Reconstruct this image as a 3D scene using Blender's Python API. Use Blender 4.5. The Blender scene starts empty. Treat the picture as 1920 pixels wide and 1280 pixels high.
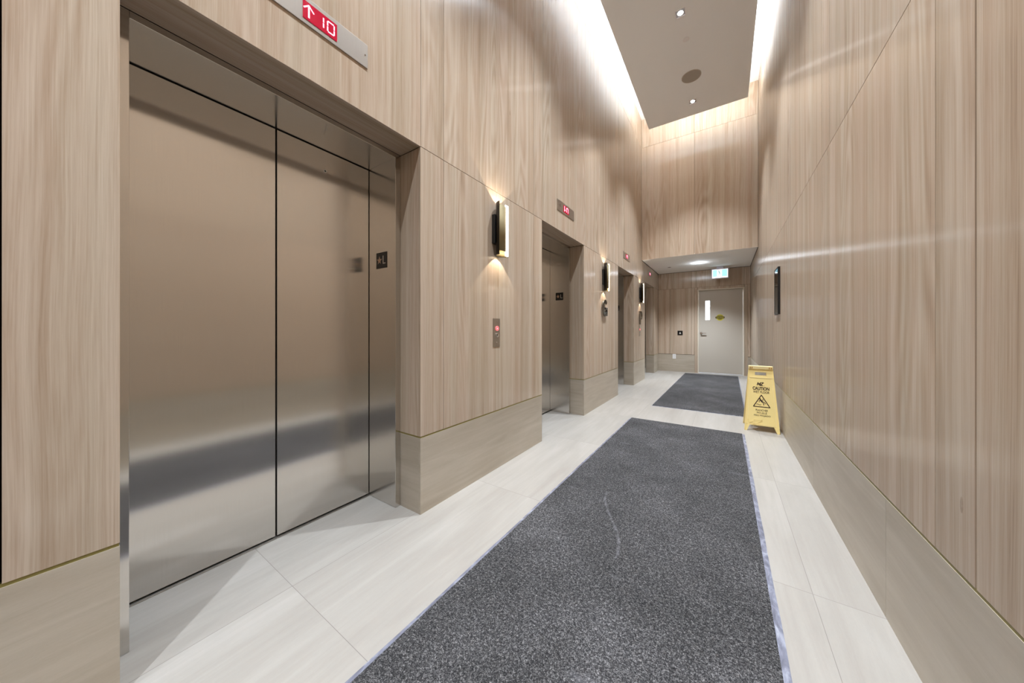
import bpy, math, random
from mathutils import Vector, Matrix
random.seed(7)
SC = bpy.context.scene
COL = SC.collection
PI = math.pi

# ------------------------------------------------------------------ camera
S = 1.13
CAMX = 1.3681 * S
cam_d = bpy.data.cameras.new('camera')
cam = bpy.data.objects.new('camera', cam_d); COL.objects.link(cam)
cam.location = (CAMX, 0.0, S)
cam.rotation_euler = (PI / 2, 0, 0.5898)
cam_d.sensor_fit = 'HORIZONTAL'; cam_d.sensor_width = 36.0
cam_d.lens = 595.4912 / 1920 * 36.0
cam_d.shift_y = (618.598 - 640) / 1920
cam_d.clip_start = 0.02; cam_d.clip_end = 60
SC.camera = cam

# ------------------------------------------------------------------ world, exposure
wd = bpy.data.worlds.new('world'); SC.world = wd; wd.use_nodes = True
wd.node_tree.nodes['Background'].inputs[0].default_value = (0.8, 0.85, 1, 1)
wd.node_tree.nodes['Background'].inputs[1].default_value = 0.0
SC.view_settings.view_transform = 'Standard'
SC.view_settings.look = 'None'
SC.view_settings.gamma = 1.0
SC.view_settings.use_curve_mapping = False
SC.view_settings.exposure = 0.88
SC.cycles.max_bounces = 12
SC.cycles.diffuse_bounces = 8
SC.cycles.glossy_bounces = 5
SC.cycles.caustics_reflective = False
SC.cycles.caustics_refractive = False
SC.cycles.sample_clamp_indirect = 4.0
SC.cycles.use_denoising = True

# room numbers (metres): x across, y along the corridor, z up
W = 2.0732
HP, HS, H2, ZL, ZC, ZT = 0.4667, 2.2537, 5.2076, 2.6957, 5.0647, 5.8374
YI, YH = 7.545, 9.686
YB = -3.6
TL, TR, TE = 0.3143, 1.8756, 6.675
PILL = [(YB, 0.141), (1.303, 2.857), (4.019, 5.636), (6.795, 7.879), (9.038, YH)]
OPEN = [(0.141, 1.303), (2.857, 4.019), (5.636, 6.795), (7.879, 9.038)]
LIGHT_Y = [6.27, 4.44, 2.61, 0.78, -1.05, -2.88]
LIGHT_X = 1.09

COVE_W = 9.5        # per metre of strip
SPOT_W = 350.0
WARM = (1.0, 0.98, 0.90)
NEUT = (0.90, 1.0, 1.11)


def add_light(name, kind, loc, energy, color, rot=None, parent=None, **kw):
    ld = bpy.data.lights.new(name, kind)
    ld.energy = energy; ld.color = color
    for k, v in kw.items():
        setattr(ld, k, v)
    o = bpy.data.objects.new(name, ld); COL.objects.link(o)
    o.location = loc
    if rot: o.rotation_euler = rot
    if parent: o.parent = parent
    return o


# LED strips lying on top of the dropped ceiling tray, hidden from below, washing the cove
LEN = TE - (YB + 0.3)
MIDY = (TE + YB + 0.3) / 2
add_light('cove_light_left', 'AREA', (TL + 0.10, MIDY, ZC + 0.16), COVE_W * LEN, (0.96, 1.0, 1.03), (0, PI + 0.20, 0), shape='RECTANGLE', size=0.05, size_y=LEN)
add_light('cove_light_right', 'AREA', (TR - 0.10, MIDY, ZC + 0.16), COVE_W * LEN, (0.96, 1.0, 1.03), (0, PI - 0.20, 0), shape='RECTANGLE', size=0.05, size_y=LEN)
add_light('cove_light_end', 'AREA', ((TL + TR) / 2, TE - 0.10, ZC + 0.16), COVE_W * 0.42 * (TR - TL), WARM, (PI - 0.9, 0, 0), shape='RECTANGLE', size=TR - TL - 0.1, size_y=0.05)


# ------------------------------------------------------------------ materials
def nt_new(name):
    m = bpy.data.materials.new(name); m.use_nodes = True
    nt = m.node_tree
    b = nt.nodes['Principled BSDF']
    return m, nt, b


def lin(r, g, b):
    f = lambda c: (c / 255) / 12.92 if c <= 10 else (((c / 255) + 0.055) / 1.055) ** 2.4
    return (f(r), f(g), f(b), 1)


def simple(name, col, rough=0.5, metal=0.0, spec=0.5, emis=None, estr=0.0, aniso=0.0, coat=0.0):
    m, nt, b = nt_new(name)
    b.inputs['Base Color'].default_value = col
    b.inputs['Roughness'].default_value = rough
    b.inputs['Metallic'].default_value = metal
    b.inputs['Specular IOR Level'].default_value = spec
    if coat: b.inputs['Coat Weight'].default_value = coat
    # a little procedural mottling keeps it from being perfectly flat
    tc = nt.nodes.new('ShaderNodeTexCoord'); n = nt.nodes.new('ShaderNodeTexNoise')
    n.inputs['Scale'].default_value = 9.0; n.inputs['Detail'].default_value = 4
    nt.links.new(tc.outputs['Object'], n.inputs['Vector'])
    mr = nt.nodes.new('ShaderNodeMapRange')
    mr.inputs['To Min'].default_value = max(0.0, rough - 0.04); mr.inputs['To Max'].default_value = min(1, rough + 0.04)
    nt.links.new(n.outputs['Fac'], mr.inputs['Value'])
    nt.links.new(mr.outputs['Result'], b.inputs['Roughness'])
    if emis:
        b.inputs['Emission Color'].default_value = emis
        b.inputs['Emission Strength'].default_value = estr
    return m


def math_node(nt, op, a, b=None, clamp=False):
    n = nt.nodes.new('ShaderNodeMath'); n.operation = op; n.use_clamp = clamp
    for i, v in enumerate((a, b)):
        if v is None: continue
        if isinstance(v, (int, float)): n.inputs[i].default_value = v
        else: nt.links.new(v, n.inputs[i])
    return n.outputs[0]


def noise(nt, vec, scale, detail=3.0, rough=0.5, dist=0.0):
    n = nt.nodes.new('ShaderNodeTexNoise')
    n.inputs['Scale'].default_value = scale; n.inputs['Detail'].default_value = detail
    n.inputs['Roughness'].default_value = rough; n.inputs['Distortion'].default_value = dist
    nt.links.new(vec, n.inputs['Vector'])
    return n.outputs['Fac']


def mapping(nt, vec, scale, loc=(0, 0, 0)):
    m = nt.nodes.new('ShaderNodeMapping')
    m.inputs['Scale'].default_value = scale; m.inputs['Location'].default_value = loc
    nt.links.new(vec, m.inputs['Vector'])
    return m.outputs[0]


def ramp(nt, fac, stops):
    r = nt.nodes.new('ShaderNodeValToRGB')
    el = r.color_ramp.elements
    while len(el) < len(stops): el.new(0.5)
    for e, (p, c) in zip(el, stops):
        e.position = p; e.color = c
    nt.links.new(fac, r.inputs['Fac'])
    return r.outputs['Color']


def mix(nt, mode, fac, a, b):
    m = nt.nodes.new('ShaderNodeMix'); m.data_type = 'RGBA'; m.blend_type = mode
    for sock, v in ((m.inputs[0], fac), (m.inputs[6], a), (m.inputs[7], b)):
        if isinstance(v, (int, float)): sock.default_value = v
        elif isinstance(v, tuple): sock.default_value = v
        else: nt.links.new(v, sock)
    return m.outputs[2]


def uvtan(nt):
    t = nt.nodes.new('ShaderNodeTangent'); t.direction_type = 'UV_MAP'; t.uv_map = 'UVMap'
    return t.outputs[0]


def make_wood():
    m, nt, b = nt_new('ash_laminate')
    uv = nt.nodes.new('ShaderNodeUVMap'); uv.uv_map = 'UVMap'
    V = uv.outputs[0]
    # slow sideways wander of the grain
    wob = noise(nt, mapping(nt, V, (1.6, 0.55, 1)), 1.0, 2.0)
    sep = nt.nodes.new('ShaderNodeSeparateXYZ'); nt.links.new(V, sep.inputs[0])
    u = math_node(nt, 'ADD', sep.outputs[0], math_node(nt, 'MULTIPLY', math_node(nt, 'SUBTRACT', wob, 0.5), 0.06))
    comb = nt.nodes.new('ShaderNodeCombineXYZ'); nt.links.new(u, comb.inputs[0]); nt.links.new(sep.outputs[1], comb.inputs[1])
    C = comb.outputs[0]
    bands = noise(nt, mapping(nt, C, (13.0, 0.10, 1)), 1.0, 3.0, 0.55)
    mid = noise(nt, mapping(nt, C, (46.0, 0.35, 1)), 1.0, 3.0, 0.55)
    fine = noise(nt, mapping(nt, C, (240.0, 2.2, 1)), 1.0, 3.0, 0.6)
    pores = noise(nt, mapping(nt, C, (520.0, 9.0, 1)), 1.0, 2.0, 0.6)
    # cathedral arches: contour lines of a smooth stretched field
    field = noise(nt, mapping(nt, V, (4.2, 0.42, 1), (3.1, 1.7, 0)), 1.0, 1.2, 0.4)
    rings = math_node(nt, 'SINE', math_node(nt, 'MULTIPLY', field, 95.0))
    rings = math_node(nt, 'MULTIPLY_ADD', rings, 0.5); 
    nt.nodes[-1].inputs[2].default_value = 0.5
    gate = noise(nt, mapping(nt, V, (2.3, 0.30, 1), (9.0, 4.0, 0)), 1.0, 1.0)
    gate = math_node(nt, 'MULTIPLY', math_node(nt, 'SUBTRACT', gate, 0.46), 6.0, clamp=True)
    ringw = math_node(nt, 'MULTIPLY', math_node(nt, 'MULTIPLY', math_node(nt, 'SUBTRACT', rings, 0.5), gate), 0.22)
    t = math_node(nt, 'MULTIPLY', math_node(nt, 'SUBTRACT', bands, 0.5), 0.72)
    t = math_node(nt, 'ADD', t, math_node(nt, 'MULTIPLY', math_node(nt, 'SUBTRACT', mid, 0.5), 0.55))
    t = math_node(nt, 'ADD', t, math_node(nt, 'MULTIPLY', math_node(nt, 'SUBTRACT', fine, 0.5), 0.60))
    t = math_node(nt, 'ADD', t, math_node(nt, 'MULTIPLY', math_node(nt, 'SUBTRACT', pores, 0.5), 0.30))
    t = math_node(nt, 'ADD', t, ringw)
    t = math_node(nt, 'ADD', t, 0.5)
    col = ramp(nt, t, [(0.10, lin(142, 120, 100)), (0.36, lin(176, 155, 134)), (0.54, lin(188, 170, 151)), (0.88, lin(206, 191, 175))])
    hue = noise(nt, mapping(nt, C, (7.0, 0.14, 1), (5, 8, 0)), 1.0, 2.0)
    col = mix(nt, 'MULTIPLY', 1.0, col, ramp(nt, hue, [(0.38, (1.018, 0.994, 0.985, 1)), (0.62, (0.982, 1.0, 0.985, 1))]))
    # knots
    vor = nt.nodes.new('ShaderNodeTexVoronoi'); vor.inputs['Scale'].default_value = 1.0
    nt.links.new(mapping(nt, C, (3.0, 1.0, 1), (0.3, 0.2, 0)), vor.inputs['Vector'])
    kn = math_node(nt, 'LESS_THAN', vor.outputs['Distance'], 0.022)
    kn = math_node(nt, 'MULTIPLY', kn, noise(nt, mapping(nt, C, (90, 60, 1)), 1.0, 2.0), clamp=True)
    col = mix(nt, 'MIX', math_node(nt, 'MULTIPLY', kn, 0.6), col, lin(105, 80, 62))
    at = nt.nodes.new('ShaderNodeAttribute'); at.attribute_name = 'tone'
    tone = ramp(nt, at.outputs['Fac'], [(0.0, (0.94, 0.94, 0.94, 1)), (1.0, (1.05, 1.04, 1.03, 1))])
    col = mix(nt, 'MULTIPLY', 1.0, col, tone)
    nt.links.new(col, b.inputs['Base Color'])
    b.inputs['Roughness'].default_value = 0.25
    b.inputs['Anisotropic'].default_value = 0.95
    b.inputs['Specular IOR Level'].default_value = 0.7
    nt.links.new(uvtan(nt), b.inputs['Tangent'])
    bump = nt.nodes.new('ShaderNodeBump'); bump.inputs['Strength'].default_value = 0.06; bump.inputs['Distance'].default_value = 0.001
    nt.links.new(fine, bump.inputs['Height'])
    nt.links.new(bump.outputs[0], b.inputs['Normal'])
    return m


def make_stone(name, c_dark, c_mid, c_light, rough, tiles=None):
    """veined porcelain; tiles = (u0, du, v0, dv) adds grout joints in object XY"""
    m, nt, b = nt_new(name)
    if tiles:
        tc = nt.nodes.new('ShaderNodeTexCoord'); V = tc.outputs['Object']
        swap = nt.nodes.new('ShaderNodeSeparateXYZ'); nt.links.new(V, swap.inputs[0])
        X, Y = swap.outputs[0], swap.outputs[1]
        cb = nt.nodes.new('ShaderNodeCombineXYZ'); nt.links.new(Y, cb.inputs[0]); nt.links.new(X, cb.inputs[1])
        fx = math_node(nt, 'DIVIDE', math_node(nt, 'SUBTRACT', X, tiles[0]), tiles[1])
        fy = math_node(nt, 'DIVIDE', math_node(nt, 'SUBTRACT', Y, tiles[2]), tiles[3])
        ix = math_node(nt, 'FLOOR', fx); iy = math_node(nt, 'FLOOR', fy)
        sh = math_node(nt, 'ADD', math_node(nt, 'MULTIPLY', ix, 3.7), math_node(nt, 'MULTIPLY', iy, 5.3))
        nt.links.new(sh, cb.inputs[2])
        P = cb.outputs[0]
    else:
        uv = nt.nodes.new('ShaderNodeUVMap'); uv.uv_map = 'UVMap'; P = uv.outputs[0]
    cloud = noise(nt, mapping(nt, P, (0.9, 3.4, 1)), 1.0, 4.0, 0.55, 0.6)
    vein = noise(nt, mapping(nt, P, (1.3, 17.0, 1), (4, 2, 0)), 1.0, 5.0, 0.6, 0.8)
    grain = noise(nt, mapping(nt, P, (60, 240, 1)), 1.0, 2.0)
    t = math_node(nt, 'ADD', math_node(nt, 'MULTIPLY', cloud, 0.5), math_node(nt, 'MULTIPLY', vein, 0.42))
    t = math_node(nt, 'ADD', t, math_node(nt, 'MULTIPLY', grain, 0.08))
    col = ramp(nt, t, [(0.30, c_dark), (0.5, c_mid), (0.68, c_light)])
    if tiles:
        def joint(f, w):
            fr = math_node(nt, 'FRACT', f)
            return math_node(nt, 'MAXIMUM', math_node(nt, 'LESS_THAN', fr, w), math_node(nt, 'GREATER_THAN', fr, 1 - w))
        j = math_node(nt, 'MAXIMUM', joint(fx, 0.0010 / tiles[1]), joint(fy, 0.0010 / tiles[3]))
        col = mix(nt, 'MIX', math_node(nt, 'MULTIPLY', j, 0.75), col, lin(112, 106, 100))
    nt.links.new(col, b.inputs['Base Color'])
    b.inputs['Roughness'].default_value = rough
    b.inputs['Specular IOR Level'].default_value = 0.4
    return m


def make_steel(name='brushed_steel', col=(0.67, 0.64, 0.60, 1), rough=0.165, aniso=0.93):
    m, nt, b = nt_new(name)
    b.inputs['Base Color'].default_value = col
    b.inputs['Metallic'].default_value = 1.0
    uv = nt.nodes.new('ShaderNodeUVMap'); uv.uv_map = 'UVMap'
    n = noise(nt, mapping(nt, uv.outputs[0], (900, 6, 1)), 1.0, 2.0)
    sm = noise(nt, mapping(nt, uv.outputs[0], (2.2, 1.3, 1)), 1.0, 3.0)
    r = math_node(nt, 'ADD', rough - 0.008, math_node(nt, 'MULTIPLY', sm, 0.016))
    nt.links.new(r, b.inputs['Roughness'])
    b.inputs['Anisotropic'].default_value = aniso
    nt.links.new(uvtan(nt), b.inputs['Tangent'])
    c = mix(nt, 'MULTIPLY', 1.0, col, ramp(nt, n, [(0.3, (0.95, 0.95, 0.95, 1)), (0.7, (1, 1, 1, 1))]))
    nt.links.new(c, b.inputs['Base Color'])
    return m


def make_carpet():
    m, nt, b = nt_new('mat_pile')
    tc = nt.nodes.new('ShaderNodeTexCoord'); V = tc.outputs['Object']
    f1 = noise(nt, V, 260.0, 3.0, 0.7, 0.4)
    f2 = noise(nt, V, 95.0, 2.0, 0.6)
    big = noise(nt, V, 1.7, 5.0, 0.65)
    t = math_node(nt, 'ADD', math_node(nt, 'MULTIPLY', f1, 0.72), math_node(nt, 'MULTIPLY', f2, 0.28))
    col = ramp(nt, t, [(0.36, lin(24, 23, 24)), (0.50, lin(61, 60, 60)), (0.60, lin(113, 111, 110)), (0.72, lin(170, 168, 166))])
    soil = ramp(nt, big, [(0.35, (0.78, 0.78, 0.78, 1)), (0.50, (1.0, 0.99, 1.0, 1)), (0.66, (1.36, 1.35, 1.38, 1))])
    col = mix(nt, 'MULTIPLY', 1.0, col, soil)
    # chalky scuff marks (stains with their own shape)
    gp = nt.nodes.new('ShaderNodeNewGeometry')
    sx = nt.nodes.new('ShaderNodeSeparateXYZ'); nt.links.new(gp.outputs['Position'], sx.inputs[0])
    yy = sx.outputs[1]
    cx = math_node(nt, 'ADD', 0.985, math_node(nt, 'MULTIPLY', math_node(nt, 'SINE', math_node(nt, 'MULTIPLY', math_node(nt, 'SUBTRACT', yy, 1.90), -5.2)), 0.115))
    d = math_node(nt, 'ABSOLUTE', math_node(nt, 'SUBTRACT', sx.outputs[0], cx))
    line = math_node(nt, 'SUBTRACT', 1.0, math_node(nt, 'DIVIDE', d, 0.013), clamp=True)
    g = math_node(nt, 'MULTIPLY', math_node(nt, 'GREATER_THAN', yy, 1.58), math_node(nt, 'LESS_THAN', yy, 2.20))
    line = math_node(nt, 'MULTIPLY', math_node(nt, 'MULTIPLY', line, g), math_node(nt, 'MULTIPLY', math_node(nt, 'SUBTRACT', noise(nt, V, 16, 4.0, 0.7), 0.40), 2.6, clamp=True))
    sc2 = noise(nt, mapping(nt, V, (2.2, 7.0, 1), (1.3, 2.2, 0)), 1.0, 3.0)
    sc2 = math_node(nt, 'MULTIPLY', math_node(nt, 'SUBTRACT', sc2, 0.66), 3.0, clamp=True)
    fac = math_node(nt, 'ADD', line, sc2, clamp=True)
    col = mix(nt, 'MIX', math_node(nt, 'MULTIPLY', fac, 0.55), col, lin(165, 163, 168))
    nt.links.new(col, b.inputs['Base Color'])
    b.inputs['Roughness'].default_value = 0.95
    b.inputs['Specular IOR Level'].default_value = 0.1
    bp = nt.nodes.new('ShaderNodeBump'); bp.inputs['Strength'].default_value = 0.7; bp.inputs['Distance'].default_value = 0.004
    nt.links.new(t, bp.inputs['Height']); nt.links.new(bp.outputs[0], b.inputs['Normal'])
    return m


def make_rubber():
    m, nt, b = nt_new('mat_rubber')
    tc = nt.nodes.new('ShaderNodeTexCoord')
    n = noise(nt, mapping(nt, tc.outputs['Object'], (22, 9, 1)), 1.0, 4.0, 0.6, 1.5)
    col = ramp(nt, n, [(0.35, lin(92, 92, 104)), (0.55, lin(125, 126, 140)), (0.72, lin(168, 170, 182))])
    nt.links.new(col, b.inputs['Base Color'])
    b.inputs['Roughness'].default_value = 0.45
    bp = nt.nodes.new('ShaderNodeBump'); bp.inputs['Strength'].default_value = 0.6; bp.inputs['Distance'].default_value = 0.004
    nt.links.new(n, bp.inputs['Height']); nt.links.new(bp.outputs[0], b.inputs['Normal'])
    return m


WOOD = make_wood()
STONE = make_stone('plinth_porcelain', lin(160, 148, 130), lin(176, 165, 149), lin(191, 181, 166), 0.42)
FLOOR = make_stone('floor_porcelain', lin(152, 145, 137), lin(163, 157, 149), lin(174, 168, 161), 0.38, (-0.04, 0.6333, 0.626, 1.2205))
STEEL = make_steel()
STEEL2 = make_steel('satin_steel_plate', (0.47, 0.43, 0.385, 1), 0.38, 0.5)
CARPET = make_carpet()
RUBBER = make_rubber()
PLASTER = simple('ceiling_paint', lin(242, 246, 250), 0.9, spec=0.2)
CAVITY = simple('joint_shadow_backing', lin(34, 24, 17), 0.9, spec=0.1)
BLACK = simple('black_metal', lin(14, 13, 13), 0.45)
BLACKGLOSS = simple('black_plate', lin(9, 9, 10), 0.3)
BRASS = simple('brass', lin(138, 124, 90), 0.65, metal=0.5)
GOLD = simple('brass_edge_strip', lin(150, 138, 82), 0.42, metal=0.55)
BRONZE = simple('dark_bronze', lin(30, 21, 10), 0.32, metal=0.6)
CHROME = simple('chrome', (0.75, 0.75, 0.75, 1), 0.12, metal=1.0)
DOORPAINT = simple('door_paint', lin(188, 180, 168), 0.42, spec=0.4)
FRAMEPAINT = simple('door_frame_paint', lin(216, 206, 188), 0.42, spec=0.4)
WHITE = simple('white_plastic', lin(232, 232, 232), 0.4)
WARMGLOW = simple('sconce_diffuser', (1, 0.9, 0.75, 1), 0.5, emis=(1.0, 0.84, 0.60, 1), estr=7.0)
LEDGLOW = simple('downlight_lens', (1, 1, 1, 1), 0.5, emis=(1.0, 0.97, 0.95, 1), estr=25.0)
REDGLOW = simple('red_digit', (1, 0.2, 0.3, 1), 0.5, emis=(1.0, 0.33, 0.45, 1), estr=1.5)
REDPANEL = simple('red_display_window', lin(120, 0, 18), 0.25, emis=(0.75, 0.0, 0.05, 1), estr=0.28)
REDRING = simple('red_button_ring', (1, 0.2, 0.2, 1), 0.4, emis=(1.0, 0.12, 0.13, 1), estr=0.8)
SILVER = simple('silver_mark', lin(215, 212, 205), 0.4, metal=0.2)
COPPERY = simple('star_mark', lin(205, 170, 140), 0.4, metal=0.2)
YELLOW = simple('yellow_plastic', lin(245, 222, 150), 0.42, spec=0.5)
YELLOW_L = simple('yellow_plastic_light', lin(244, 226, 170), 0.42, spec=0.5)
INK = simple('brown_black_print', lin(52, 28, 14), 0.6)
STICKER = simple('yellow_sticker', lin(196, 186, 60), 0.5)
SIGNWHITE = simple('exit_sign_light_panel', (1, 1, 1, 1), 0.4, emis=(0.93, 1.0, 1.0, 1), estr=1.1)
SIGNTEAL = simple('exit_sign_colour_panel', (0.3, 0.8, 0.85, 1), 0.4, emis=(0.36, 0.66, 0.86, 1), estr=0.6)
SIGNMAN = simple('exit_sign_figure', (0.2, 0.4, 0.4, 1), 0.4, emis=(0.25, 0.45, 0.45, 1), estr=0.35)
SIGNBODY = simple('exit_sign_housing', lin(196, 190, 200), 0.35, metal=0.3)
SPEAKER = simple('speaker_grille', lin(168, 162, 154), 0.8, spec=0.2)
TRIMWHITE = simple('light_trim', lin(236, 236, 240), 0.4)
PAPER = simple('framed_paper', lin(235, 232, 244), 0.5)
PAPER_T = simple('framed_picture_band', lin(205, 194, 172), 0.5)
PAPER_W = simple('framed_white_band', lin(222, 224, 236), 0.5)


def glass_mat():
    m, nt, b = nt_new('clear_glass')
    for n in list(nt.nodes):
        if n.type == 'BSDF_PRINCIPLED': nt.nodes.remove(n)
    out = [n for n in nt.nodes if n.type == 'OUTPUT_MATERIAL'][0]
    tr = nt.nodes.new('ShaderNodeBsdfTransparent'); gl = nt.nodes.new('ShaderNodeBsdfGlossy')
    gl.inputs['Roughness'].default_value = 0.03
    fr = nt.nodes.new('ShaderNodeFresnel'); fr.inputs['IOR'].default_value = 1.5
    mx = nt.nodes.new('ShaderNodeMixShader')
    nt.links.new(fr.outputs[0], mx.inputs[0]); nt.links.new(tr.outputs[0], mx.inputs[1]); nt.links.new(gl.outputs[0], mx.inputs[2])
    nt.links.new(mx.outputs[0], out.inputs['Surface'])
    return m


GLASS = glass_mat()


# ------------------------------------------------------------------ mesh helpers
class Fr:
    """a local frame: a -> right, b -> up, n -> towards the viewer"""
    def __init__(s, o, a, b, n): s.o, s.a, s.b, s.n = Vector(o), Vector(a), Vector(b), Vector(n)
    def __call__(s, a, b, n=0.0): return s.o + s.a * a + s.b * b + s.n * n


def left_frame(y, z, x=0.0): return Fr((x, y, z), (0, 1, 0), (0, 0, 1), (1, 0, 0))
def right_frame(y, z, x=W): return Fr((x, y, z), (0, -1, 0), (0, 0, 1), (-1, 0, 0))
def end_frame(x, y, z): return Fr((x, y, z), (1, 0, 0), (0, 0, 1), (0, -1, 0))
def down_frame(x, y, z): return Fr((x, y, z), (1, 0, 0), (0, -1, 0), (0, 0, -1))


ORG = {}     # world origin of every parent, so parts can be given in world coordinates


class MB:
    def __init__(s):
        s.v, s.f, s.uv, s.mi, s.tone, s.sm, s.mats = [], [], [], [], [], [], []

    def mat(s, m):
        if m not in s.mats: s.mats.append(m)
        return s.mats.index(m)

    def face(s, pts, m, off=(0, 0), tone=0.5, grain=None, smooth=False):
        pts = [Vector(p) for p in pts]
        n = Vector((0, 0, 0))
        for i in range(len(pts)):
            a, b = pts[i], pts[(i + 1) % len(pts)]
            n += Vector(((a.y - b.y) * (a.z + b.z), (a.z - b.z) * (a.x + b.x), (a.x - b.x) * (a.y + b.y)))
        ax = max(range(3), key=lambda i: abs(n[i]))
        i0 = len(s.v); s.v += [tuple(p) for p in pts]
        s.f.append(list(range(i0, i0 + len(pts))))
        for p in pts:
            if ax == 0: u, v = p.y, p.z
            elif ax == 1: u, v = p.x, p.z
            else: u, v = p.x, p.y
            if grain == 'turn': u, v = v, u
            s.uv.append((u + off[0], v + off[1]))
        s.mi.append(s.mat(m)); s.tone.append(tone); s.sm.append(smooth)

    def box(s, x0, x1, y0, y1, z0, z1, m, off=(0, 0), tone=0.5, grain=None):
        if x0 > x1: x0, x1 = x1, x0
        if y0 > y1: y0, y1 = y1, y0
        if z0 > z1: z0, z1 = z1, z0
        P = lambda i, j, k: ((x0, x1)[i], (y0, y1)[j], (z0, z1)[k])
        for q in (((0, 0, 0), (0, 0, 1), (0, 1, 1), (0, 1, 0)), ((1, 0, 0), (1, 1, 0), (1, 1, 1), (1, 0, 1)),
                  ((0, 0, 0), (1, 0, 0), (1, 0, 1), (0, 0, 1)), ((0, 1, 0), (0, 1, 1), (1, 1, 1), (1, 1, 0)),
                  ((0, 0, 0), (0, 1, 0), (1, 1, 0), (1, 0, 0)), ((0, 0, 1), (1, 0, 1), (1, 1, 1), (0, 1, 1))):
            s.face([P(*c) for c in q], m, off, tone, grain)

    def prism(s, fr, poly, n0, n1, m, side=None, smooth=False):
        """extrude a 2D outline (counter-clockwise seen from +n) between n0 and n1"""
        side = side or m
        s.face([fr(a, b, n1) for a, b in poly], m)
        s.face([fr(a, b, n0) for a, b in reversed(poly)], m)
        k = len(poly)
        for i in range(k):
            a, b = poly[i], poly[(i + 1) % k]
            s.face([fr(a[0], a[1], n0), fr(b[0], b[1], n0), fr(b[0], b[1], n1), fr(a[0], a[1], n1)], side, smooth=smooth)

    def rect(s, fr, a0, a1, b0, b1, n0, n1, m):
        s.prism(fr, [(a0, b0), (a1, b0), (a1, b1), (a0, b1)], n0, n1, m)

    def disc(s, fr, r, n0, n1, m, c=(0, 0), k=28):
        s.prism(fr, [(c[0] + r * math.cos(2 * PI * i / k), c[1] + r * math.sin(2 * PI * i / k)) for i in range(k)], n0, n1, m, smooth=True)

    def ring(s, fr, r0, r1, n0, n1, m, c=(0, 0), k=32, t0=0.0, t1=2 * PI):
        full = abs(t1 - t0 - 2 * PI) < 1e-6
        for i in range(k):
            ta, tb = t0 + (t1 - t0) * i / k, t0 + (t1 - t0) * (i + 1) / k
            p = lambda r, t, n: fr(c[0] + r * math.cos(t), c[1] + r * math.sin(t), n)
            s.face([p(r0, ta, n1), p(r1, ta, n1), p(r1, tb, n1), p(r0, tb, n1)], m)
            s.face([p(r0, tb, n0), p(r1, tb, n0), p(r1, ta, n0), p(r0, ta, n0)], m)
            s.face([p(r1, ta, n0), p(r1, tb, n0), p(r1, tb, n1), p(r1, ta, n1)], m)
            s.face([p(r0, tb, n0), p(r0, ta, n0), p(r0, ta, n1), p(r0, tb, n1)], m)
        if not full:
            for t, sg in ((t0, 1), (t1, -1)):
                q = [p(r0, t, n0), p(r1, t, n0), p(r1, t, n1), p(r0, t, n1)]
                s.face(q if sg > 0 else q[::-1], m)

    def stroke(s, fr, pts, w, n0, n1, m):
        for (a0, b0), (a1, b1) in zip(pts, pts[1:]):
            d = Vector((a1 - a0, b1 - b0)); L = d.length
            if L < 1e-9: continue
            d /= L; e = d * (w * 0.3); q = Vector((-d.y, d.x)) * (w / 2)
            A = Vector((a0, b0)) - e; B = Vector((a1, b1)) + e
            s.prism(fr, [tuple(A - q), tuple(B - q), tuple(B + q), tuple(A + q)], n0, n1, m)

    def text(s, fr, txt, width, height, c, n0, n1, m, bold=0.0, shear=0.0):
        """lettering from Blender's own font, fitted into width x height about c"""
        cu = bpy.data.curves.new('t', 'FONT'); cu.body = txt; cu.size = 1.0
        cu.offset = bold; cu.shear = shear; cu.resolution_u = 4
        o = bpy.data.objects.new('t', cu); COL.objects.link(o)
        dg = bpy.context.evaluated_depsgraph_get()
        me = bpy.data.meshes.new_from_object(o.evaluated_get(dg))
        vs = [v.co.copy() for v in me.vertices]
        x0, x1 = min(v.x for v in vs), max(v.x for v in vs); y0, y1 = min(v.y for v in vs), max(v.y for v in vs)
        sx = width / (x1 - x0); sy = height / (y1 - y0)
        for p in me.polygons:
            pts = [((vs[i].x - (x0 + x1) / 2) * sx + c[0], (vs[i].y - (y0 + y1) / 2) * sy + c[1]) for i in p.vertices]
            s.face([fr(a, b, n1) for a, b in pts], m)
        # side walls along the outline
        cnt = {}
        for p in me.polygons:
            vv = list(p.vertices)
            for i in range(len(vv)):
                e = (vv[i], vv[(i + 1) % len(vv)]); k = tuple(sorted(e))
                cnt.setdefault(k, []).append(e)
        for k, es in cnt.items():
            if len(es) == 1:
                i, j = es[0]
                A = ((vs[i].x - (x0 + x1) / 2) * sx + c[0], (vs[i].y - (y0 + y1) / 2) * sy + c[1])
                B = ((vs[j].x - (x0 + x1) / 2) * sx + c[0], (vs[j].y - (y0 + y1) / 2) * sy + c[1])
                s.face([fr(A[0], A[1], n0), fr(B[0], B[1], n0), fr(B[0], B[1], n1), fr(A[0], A[1], n1)], m)
        bpy.data.objects.remove(o); bpy.data.meshes.remove(me); bpy.data.curves.remove(cu)

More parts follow.
